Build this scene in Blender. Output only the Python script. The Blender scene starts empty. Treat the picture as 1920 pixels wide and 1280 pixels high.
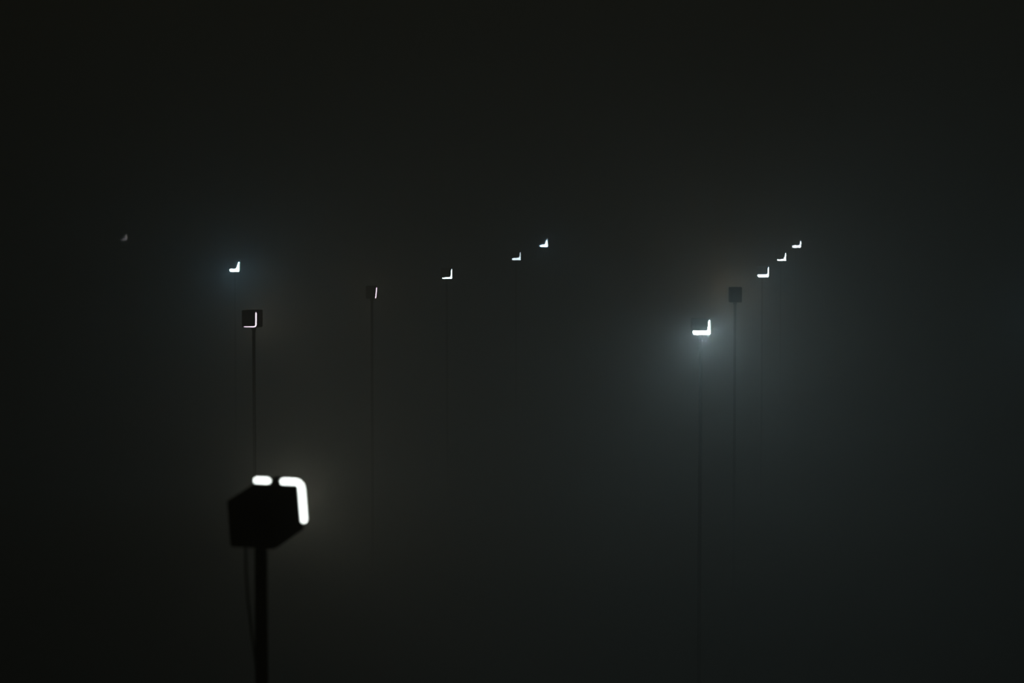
import bpy, math
from mathutils import Vector, Matrix

S = bpy.context.scene
COL = S.collection

# ------------------------------------------------------------------ camera
F_PX = 4533.0                      # 85 mm on a 36 mm sensor, in pixels of the 1920 x 1280 frame
HORIZON = 370.0                    # image row of the horizon
CAM_Z = 10.6                       # the photographer stands above the lamp heads
HEAD_Z = 8.0                       # height of every lamp head above the ground
PITCH = math.atan((640 - HORIZON) / F_PX)
cam_data = bpy.data.cameras.new('camera')
cam_data.sensor_width = 36.0
cam_data.lens = 85.0
cam_data.clip_end = 2000
cam_data.dof.use_dof = True
cam_data.dof.focus_distance = 65.0
cam_data.dof.aperture_fstop = 1.4
cam = bpy.data.objects.new('camera', cam_data)
cam.location = (0, 0, CAM_Z)
cam.rotation_euler = (math.pi / 2 - PITCH, 0, 0)
COL.objects.link(cam)
S.camera = cam

# ------------------------------------------------------------------ night sky
world = bpy.data.worlds.new('night_sky')
S.world = world
world.use_nodes = True
bg = world.node_tree.nodes['Background']
bg.inputs['Color'].default_value = (1.0, 0.87, 0.40, 1)
bg.inputs['Strength'].default_value = 0.0098

S.view_settings.view_transform = 'Standard'
S.view_settings.look = 'None'
S.view_settings.gamma = 1.0
S.view_settings.use_curve_mapping = False
S.view_settings.exposure = 0.0
S.cycles.volume_bounces = 0
S.cycles.use_denoising = True

FOG_DENSITY = 0.026
FOG_TOP = 22.0

# ------------------------------------------------------------------ helpers
def principled(name, color, rough, spec=0.2, noise=None):
    m = bpy.data.materials.new(name)
    m.use_nodes = True
    nt = m.node_tree
    p = nt.nodes['Principled BSDF']
    p.inputs['Roughness'].default_value = rough
    p.inputs['Specular IOR Level'].default_value = spec
    if noise is None:
        p.inputs['Base Color'].default_value = (*color, 1)
    else:
        c2, scale = noise
        tc = nt.nodes.new('ShaderNodeTexCoord')
        n = nt.nodes.new('ShaderNodeTexNoise')
        n.inputs['Scale'].default_value = scale
        n.inputs['Detail'].default_value = 6
        r = nt.nodes.new('ShaderNodeValToRGB')
        r.color_ramp.elements[0].position = 0.35
        r.color_ramp.elements[1].position = 0.65
        r.color_ramp.elements[0].color = (*color, 1)
        r.color_ramp.elements[1].color = (*c2, 1)
        nt.links.new(tc.outputs['Object'], n.inputs['Vector'])
        nt.links.new(n.outputs['Fac'], r.inputs['Fac'])
        nt.links.new(r.outputs['Color'], p.inputs['Base Color'])
    return m

def glow(name, color, strength):
    m = bpy.data.materials.new(name)
    m.use_nodes = True
    nt = m.node_tree
    nt.nodes.clear()
    e = nt.nodes.new('ShaderNodeEmission')
    e.inputs['Color'].default_value = (*color, 1)
    e.inputs['Strength'].default_value = strength
    o = nt.nodes.new('ShaderNodeOutputMaterial')
    nt.links.new(e.outputs[0], o.inputs['Surface'])
    return m

BLACK = principled('black_powder_coat', (0.0015, 0.0015, 0.0013), 0.9, 0.0, ((0.0025, 0.0025, 0.002), 14))
STEEL = principled('dark_painted_steel', (0.002, 0.002, 0.0018), 0.9, 0.0, ((0.0035, 0.0035, 0.003), 9))
GROUND = principled('dark_asphalt', (0.030, 0.027, 0.021), 0.97, 0.0, ((0.045, 0.040, 0.032), 1.3))

class MB:
    """Collects vertices and faces of one mesh."""
    def __init__(self):
        self.v, self.f = [], []
    def add(self, vs, fs):
        b = len(self.v)
        self.v += [tuple(p) for p in vs]
        self.f += [tuple(b + i for i in f) for f in fs]
    def bevel_box(self, x0, x1, y0, y1, z0, z1, b):
        """Box with chamfered edges all round (24 corner vertices)."""
        import bmesh
        bm = bmesh.new()
        r = bmesh.ops.create_cube(bm, size=1)
        for v in bm.verts:
            v.co = Vector(((x0 + x1) / 2 + v.co.x * (x1 - x0), (y0 + y1) / 2 + v.co.y * (y1 - y0), (z0 + z1) / 2 + v.co.z * (z1 - z0)))
        bmesh.ops.bevel(bm, geom=list(bm.edges), offset=b, segments=2, affect='EDGES', profile=0.5)
        bm.verts.index_update()
        self.add([v.co for v in bm.verts], [[v.index for v in f.verts] for f in bm.faces])
        bm.free()
    def tube(self, pts, radii, n=14, cap=True):
        """Round tube along a polyline, optionally with domed ends."""
        pts = [Vector(p) for p in pts]
        rings = []
        ref = Vector((0.31, 0.83, 0.17)).normalized()
        for i, p in enumerate(pts):
            t = (pts[min(i + 1, len(pts) - 1)] - pts[max(i - 1, 0)]).normalized()
            a = t.cross(ref).normalized()
            c = t.cross(a).normalized()
            rings.append([p + (a * math.cos(2 * math.pi * k / n) + c * math.sin(2 * math.pi * k / n)) * radii[i] for k in range(n)])
        vs = [q for r in rings for q in r]
        fs = []
        for i in range(len(pts) - 1):
            for k in range(n):
                fs.append((i * n + k, i * n + (k + 1) % n, (i + 1) * n + (k + 1) % n, (i + 1) * n + k))
        if cap:
            fs.append(tuple(range(n))[::-1])
            fs.append(tuple((len(pts) - 1) * n + k for k in range(n)))
        self.add(vs, fs)
    def build(self, name, mat, parent=None, label=None, smooth=False):
        me = bpy.data.meshes.new(name)
        me.from_pydata(self.v, [], self.f)
        me.update()
        import bmesh
        bm = bmesh.new(); bm.from_mesh(me)
        bmesh.ops.recalc_face_normals(bm, faces=list(bm.faces))
        bm.to_mesh(me); bm.free()
        me.materials.append(mat)
        if smooth:
            for p in me.polygons:
                p.use_smooth = True
        o = bpy.data.objects.new(name, me)
        COL.objects.link(o)
        o.parent = parent
        if label:
            o['label'] = label
        return o

def ray(px, py):
    x, u = px - 960.0, 640.0 - py
    return Vector((x, F_PX * math.cos(PITCH) + u * math.sin(PITCH), -F_PX * math.sin(PITCH) + u * math.cos(PITCH)))

def distance_for(py):
    """Distance at which a lamp head of the common height shows on this image row."""
    d = ray(960, py)
    return (HEAD_Z - CAM_Z) * d.y / d.z

def capsule(pts, r):
    """Adds dome stations at both ends of a polyline, returns points and radii."""
    pts = [Vector(p) for p in pts]
    a = (pts[0] - pts[1]).normalized(); b = (pts[-1] - pts[-2]).normalized()
    P, R = [], []
    for k in range(5):
        t = math.pi / 2 * k / 4
        P.append(pts[0] + a * r * math.cos(t)); R.append(max(r * math.sin(t), r * 0.05))
    P += pts[1:-1]; R += [r] * (len(pts) - 2)
    for k in range(5):
        t = math.pi / 2 * (4 - k) / 4
        P.append(pts[-1] + b * r * math.cos(t)); R.append(max(r * math.sin(t), r * 0.05))
    return P, R

def tag(o, label, cat, group=None):
    o['label'] = label; o['category'] = cat
    if group:
        o['group'] = group

GROUP = 'box headed lamp posts standing in the fog'

# ------------------------------------------------------------------ ground
g = MB()
g.add([(-260, -30, 0), (260, -30, 0), (260, 420, 0), (-260, 420, 0),
       (-260, -30, -0.3), (260, -30, -0.3), (260, 420, -0.3), (-260, 420, -0.3)],
      [(0, 1, 2, 3), (4, 7, 6, 5), (0, 4, 5, 1), (1, 5, 6, 2), (2, 6, 7, 3), (3, 7, 4, 0)])
ground = g.build('ground', GROUND)
ground['kind'] = 'structure'

# ------------------------------------------------------------------ fog
fm = bpy.data.materials.new('night_fog')
fm.use_nodes = True
nt = fm.node_tree
nt.nodes.clear()
vs = nt.nodes.new('ShaderNodeVolumeScatter')
vs.inputs['Color'].default_value = (1.0, 0.995, 0.985, 1)
vs.inputs['Density'].default_value = FOG_DENSITY
vs.inputs['Anisotropy'].default_value = 0.1
vo = nt.nodes.new('ShaderNodeOutputMaterial')
nt.links.new(vs.outputs[0], vo.inputs['Volume'])
fm.cycles.homogeneous_volume = True
f = MB()
f.add([(-255, -25, 0.001), (255, -25, 0.001), (255, 415, 0.001), (-255, 415, 0.001),
       (-255, -25, FOG_TOP), (255, -25, FOG_TOP), (255, 415, FOG_TOP), (-255, 415, FOG_TOP)],
      [(0, 3, 2, 1), (4, 5, 6, 7), (0, 1, 5, 4), (1, 2, 6, 5), (2, 3, 7, 6), (3, 0, 4, 7)])
fog = f.build('fog', fm)
fog['kind'] = 'stuff'
fog['label'] = 'thin grey fog hanging over the whole ground at night'
fog['category'] = 'fog'

# ------------------------------------------------------------------ lamp posts
def pole_parts(root, top, pr=0.034):
    """Round pole from the ground to the underside of the head, with a foot plate and a top collar."""
    p = MB(); p.tube([(0, 0, 0.02), (0, 0, top * 0.5), (0, 0, top)], [pr * 1.15, pr * 1.05, pr], 16)
    p.build('pole', STEEL, root, smooth=True)
    b = MB(); b.bevel_box(-0.16, 0.16, -0.16, 0.16, 0, 0.025, 0.006)
    bp = b.build('base_plate', STEEL, root)
    for sx in (-1, 1):
        for sy in (-1, 1):
            q = MB(); q.tube([(sx * 0.12, sy * 0.12, 0.02), (sx * 0.12, sy * 0.12, 0.05)], [0.014, 0.014], 6)
            q.build('bolt', STEEL, bp)
    c = MB(); c.tube([(0, 0, top - 0.07), (0, 0, top + 0.005)], [pr * 1.5, pr * 1.5], 16)
    c.build('collar', STEEL, root)

def lamp(label, box, L=None, rad=0.0, color=(0.60, 0.90, 1.0), yaw=0.0, depth=0.36, shrink=0.0, back=0.0, ch=0.055, row=None, strip_label=None):
    """box = x0, x1, y0, y1 of the front of the head on the photograph; L = outline of its light strip."""
    x0, x1, y0, y1 = box
    cx, cy = (x0 + x1) / 2, (y0 + y1) / 2
    Y = distance_for(row if row else cy)
    def W(px, py):
        d = ray(px, py)
        return Vector((0, 0, CAM_Z)) + d * (Y / d.y)
    c = W(cx, cy)
    root = bpy.data.objects.new('lamp_post', None)
    COL.objects.link(root)
    root.location = (c.x, Y + depth * 0.72, 0)
    tag(root, label, 'lamp post', GROUP)
    hw, hh = (W(x1, cy).x - W(x0, cy).x) / 2, (W(cx, y0).z - W(cx, y1).z) / 2
    pole_parts(root, c.z - hh)
    # head: local x right, y back, z up, origin at the middle of its front face
    rot = Matrix.Rotation(yaw, 4, 'Z')
    def loc(p):                                     # pivots about the pole
        return rot @ Vector((p[0], p[1] - depth * 0.72, p[2])) + Vector((0, 0, c.z))
    t = 0.0
    def put(mb, name, mat, parent, lab=None):
        mb.v = [tuple(loc(p)) for p in mb.v]
        return mb.build(name, mat, parent, lab)
    lip = ch + 0.005 if L else 0.012
    h = MB(); h.bevel_box(-hw, hw, lip, depth, -hh, hh, 0.012)
    head = put(h, 'lamp_head', BLACK, root)
    if back > 0:                                     # unseen panel added on the side turned away, warms the haze
        bp = MB(); bp.bevel_box(-hw * 0.8, hw * 0.8, depth - 0.01, depth + 0.008, -hh * 0.8, hh * 0.8, 0.004)
        put(bp, 'haze_fill_panel', glow('haze_fill', WARM, back / (hw * hh * 2.56)), head)
    if not L:
        fp = MB(); fp.bevel_box(-hw * 0.94, hw * 0.94, 0, lip + 0.01, -hh * 0.94, hh * 0.94, 0.005)
        put(fp, 'front_plate', BLACK, head)
    else:
        xL, xR, yT, yB = L['x0'], L['x1'], L['y0'], L['y1']
        yl, xi, yi, tt = L['yl'], L['xi'], L['yi'], L['tt']
        xr_top = L.get('xt', xR)
        r0, rc, ri = L.get('r0', 1.0), L.get('rc', 1.5), L.get('ri', 0.8)
        s = shrink
        xL += s; yB -= s; xR -= s; xr_top -= s; yl += s * 0.8; yi += s * 0.8; xi += s * 0.6; yT += s; tt = max(tt - s, 0.5)
        st = [((xL, yB - r0), (xL, yl)), ((xL + 0.3 * r0, yB - 0.3 * r0), (xL + 0.3 * r0, yl)), ((xL + r0, yB), (xL + r0, yl))]
        st.append(((xR - rc, yB), (xi - ri, yi)))
        for k in range(1, 5):
            a = math.pi / 2 * k / 5
            st.append(((xR - rc + rc * math.sin(a), yB - rc + rc * math.cos(a)), (xi - ri + ri * math.sin(a), yi - ri + ri * math.cos(a))))
        st.append(((xR, yB - rc), (xi, yi - ri)))
        st.append(((xr_top, yT + tt * 0.4), (xr_top - tt, yT + tt * 0.4)))
        st.append(((xr_top - tt * 0.3, yT), (xr_top - tt * 0.7, yT)))
        def P(q, y):
            w = W(*q)
            return (w.x - c.x, y, w.z - c.z)
        m = MB(); vs_, fs_ = [], []
        area = 0.0
        for (O, I) in st:
            vs_ += [P(I, 0.0), P(O, ch), P(O, ch + 0.012), P(I, ch + 0.012)]
        for i in range(len(st) - 1):
            for k in range(4):
                fs_.append((i * 4 + k, i * 4 + (k + 1) % 4, i * 4 + 4 + (k + 1) % 4, i * 4 + 4 + k))
            q = [Vector(vs_[j]) for j in (i * 4, i * 4 + 1, i * 4 + 5, i * 4 + 4)]
            area += ((q[2] - q[0]).cross(q[3] - q[1])).length / 2
        fs_ += [(0, 1, 2, 3), tuple((len(st) - 1) * 4 + k for k in (3, 2, 1, 0))]
        m.add(vs_, fs_)
        put(m, 'light_strip', glow('lit_strip', color, rad / math.exp(-FOG_DENSITY * Y)), head, strip_label or 'glowing white L shaped light strip')
        # front plate fills the face above and left of the strip
        a = P((xi - 0.15, yi - 0.15), 0)
        fp = MB(); fp.bevel_box(-hw, min(a[0], hw) - 0.004, 0.0, lip + 0.01, a[2] + 0.004, hh, 0.006)
        put(fp, 'front_plate', BLACK, head)
    return root

COOL = (0.67, 0.94, 1.0)
BLUE = (0.50, 0.92, 1.14)
WARM = (1.0, 0.82, 0.52)
PINK = (1.0, 0.74, 0.95)
PALE = (0.80, 0.97, 1.0)

lamp('lamp post with bright blue-white halo, upper left, above the square dark lamp head',
     (428, 450, 488, 511), dict(x0=430, x1=449, y0=491, y1=510, yl=503.8, xi=442.8, yi=503.5, tt=1.6, r0=1.2, rc=1.5), 78, BLUE, shrink=1.0)

lamp('lamp post with square dark head edged by thin pink-white line, above the nearest lamp',
     (458.5, 488.2, 581.5, 614), dict(x0=462.3, x1=487.8, y0=585.3, y1=613.2, yl=612.1, xi=485.8, yi=611.5, tt=1.8, r0=0.3, rc=5, ri=3.6), 1.8, PINK,
     yaw=math.radians(-16), ch=0.008, back=10, strip_label='thin pink-white L shaped light strip')

lamp('lamp post showing only a thin pinkish upright light stroke, between two left rows',
     (686, 706.5, 536, 560), dict(x0=703.3, x1=705.4, y0=539, y1=559, yl=557.6, xi=703.8, yi=556.4, tt=1.6, xt=706.9, r0=0.3, rc=1.2, ri=0.4), 1.4, PINK,
     back=5, ch=0.03, strip_label='thin upright pink-white light stroke')

lamp('lamp post with white L light, first and lowest of three in middle row',
     (827, 848, 502, 523), dict(x0=828.8, x1=847.9, y0=504, y1=522.9, yl=520.2, xi=844.9, yi=518.6, tt=1.5, r0=1.2, rc=1.6), 4, COOL, shrink=0.5)

lamp('lamp post with pale L light, second of three in middle row',
     (958, 976.5, 470.5, 488), dict(x0=960, x1=976.2, y0=472.7, y1=487.9, yl=483.9, xi=973.9, yi=482.4, tt=1.5, r0=1.0, rc=2), 1.0, PALE, shrink=0.3)

lamp('lamp post with small teal halo, last and highest of three in middle row',
     (1010, 1027.3, 446, 463.4), dict(x0=1011.6, x1=1027, y0=448.1, y1=463.2, yl=459.3, xi=1022.4, yi=458.2, tt=1.6, xt=1026.6, r0=1.0, rc=1.6), 12, BLUE, shrink=1.0)

lamp('lamp post with the largest brightest blue-white halo, front of the right row',
     (1298, 1333, 598, 628.3), dict(x0=1299.1, x1=1332.8, y0=600, y1=628.1, yl=619.3, xi=1326.8, yi=619.8, tt=2.4, xt=1332.2, r0=3.6, rc=3, ri=1.5), 325, COOL, shrink=1.3)

lamp('lamp post with thick white L light, third from top of the right row',
     (1419, 1442.4, 498.5, 520), dict(x0=1420.4, x1=1442.1, y0=500.5, y1=519.9, yl=514.1, xi=1439.6, yi=513.9, tt=1.5, r0=1.8, rc=2), 42, BLUE, shrink=0.9, ch=0.04)

lamp('lamp post with tapering white L light, second from top of the right row',
     (1456, 1474.6, 471, 489.7), dict(x0=1457.4, x1=1474.4, y0=473, y1=489.5, yl=485.9, xi=1469.9, yi=485.5, tt=1.5, r0=1.2, rc=1.2), 6, COOL, shrink=0.7, ch=0.03)

lamp('lamp post with pale cyan L light, farthest and highest of the right row',
     (1485, 1502, 449.5, 464.3), dict(x0=1486, x1=1501.8, y0=451.3, y1=464.1, yl=459.9, xi=1499.4, yi=460, tt=1.3, xt=1502, r0=1.0, rc=1.4), 2.4, PALE, shrink=0.1, ch=0.015)

lamp('very faint distant lamp post at far left, its strip barely visible',
     (224, 238, 436, 450.5), dict(x0=225, x1=237.5, y0=439, y1=449.6, yl=448.6, xi=236.2, yi=448.4, tt=1.2, r0=0.3, rc=1.0), 0.2, (1, 0.98, 0.92),
     row=444, strip_label='barely glowing grey light strip')

lamp('lamp post with plain dark square head showing no light, just right of the largest halo',
     (1368.5, 1391.5, 538.5, 567), back=34)

lamp('lamp post at the right edge of the picture, seen only as bluish glow',
     (1936, 1962, 545, 572), dict(x0=1938, x1=1962, y0=548, y1=571, yl=564, xi=1956, yi=564, tt=1.8, r0=1.5, rc=2), 24, BLUE)

# ------------------------------------------------------------------ the nearest lamp post, seen from behind
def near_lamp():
    root = bpy.data.objects.new('lamp_post', None)
    COL.objects.link(root)
    Y = 19.8
    d = ray(470, 984)
    c = Vector((0, 0, CAM_Z)) + d * (Y / d.y)           # middle of the rear face of the head
    yaw, pit = math.radians(20), math.radians(9.5)
    w, h, D = 0.415, 0.405, 0.57
    ax = Vector((math.sin(yaw) * math.cos(pit), math.cos(yaw) * math.cos(pit), math.sin(pit)))
    rt = Vector((math.cos(yaw), -math.sin(yaw), 0))
    up = rt.cross(ax).normalized()
    mid = c + ax * D * 0.335
    root.location = (mid.x, mid.y, 0)
    tag(root, 'nearest blurred lamp post with large dark box head, white tubes along its far edges', 'lamp post', GROUP)
    def loc(p):
        q = c + rt * p[0] + ax * p[1] + up * p[2]
        return (q.x - root.location.x, q.y - root.location.y, q.z)
    pole_parts(root, mid.z - h * 0.5 + 0.03, 0.052)
    b = MB(); b.bevel_box(-w / 2, w / 2, 0, D, -h / 2, h / 2, 0.018)
    b.v = [loc(p) for p in b.v]
    head = b.build('lamp_head', BLACK, root)
    r = 0.031
    zt, xr, yb = h / 2 + 0.6 * r, w / 2 + 0.6 * r, D - r
    mat = glow('lit_tube', (0.93, 1.0, 0.95), 4.0)
    m = MB()
    P, R = capsule([loc((-w / 2 + 0.028, yb, zt)), loc((-w / 2 + 0.075, yb, zt)), loc((-w / 2 + 0.122, yb, zt))], r)
    m.tube(P, R, 14)
    m.build('light_tube', mat, head, 'short straight glowing white tube on top edge', True)
    rc = 0.055
    pts = [(-w / 2 + 0.275, yb, zt), (-w / 2 + 0.32, yb, zt)]
    for k in range(7):
        a = math.pi / 2 * k / 6
        pts.append((xr - rc + rc * math.sin(a), yb, zt - rc + rc * math.cos(a)))
    pts += [(xr, yb, 0.02), (xr, yb, -h / 2 + 0.10)]
    P, R = capsule([loc(p) for p in pts], r)
    m = MB(); m.tube(P, R, 14)
    m.build('light_tube', mat, head, 'bent glowing white tube round the upper right corner', True)
    ln = MB(); ln.bevel_box(-w * 0.42, w * 0.42, D - 0.01, D + 0.008, -h * 0.42, h * 0.42, 0.004)  # added glowing panel, hidden behind the head, tints the surrounding fog
    ln.v = [loc(p) for p in ln.v]
    ln.build('haze_fill_panel', glow('near_haze_fill', (1.0, 0.97, 0.74), 5.0 / (w * h * 0.7)), head, 'unseen glowing panel added on the far side of the head to warm the fog')
    k = MB(); k.bevel_box(-w / 2 + 0.185, -w / 2 + 0.225, D - 0.09, D + 0.01, h / 2 - 0.01, h / 2 + 0.05, 0.006)
    k.v = [loc(p) for p in k.v]
    k.build('tube_bracket', BLACK, head)
    # thin dark tube from the underside of the head into the pole
    tb = MB()
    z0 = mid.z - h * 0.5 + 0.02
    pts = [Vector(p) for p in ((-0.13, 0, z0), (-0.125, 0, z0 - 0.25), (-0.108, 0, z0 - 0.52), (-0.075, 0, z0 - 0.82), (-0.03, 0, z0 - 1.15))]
    tb.tube(pts, [0.010] * 5, 8)
    tb.build('thin_tube', STEEL, root, smooth=True)

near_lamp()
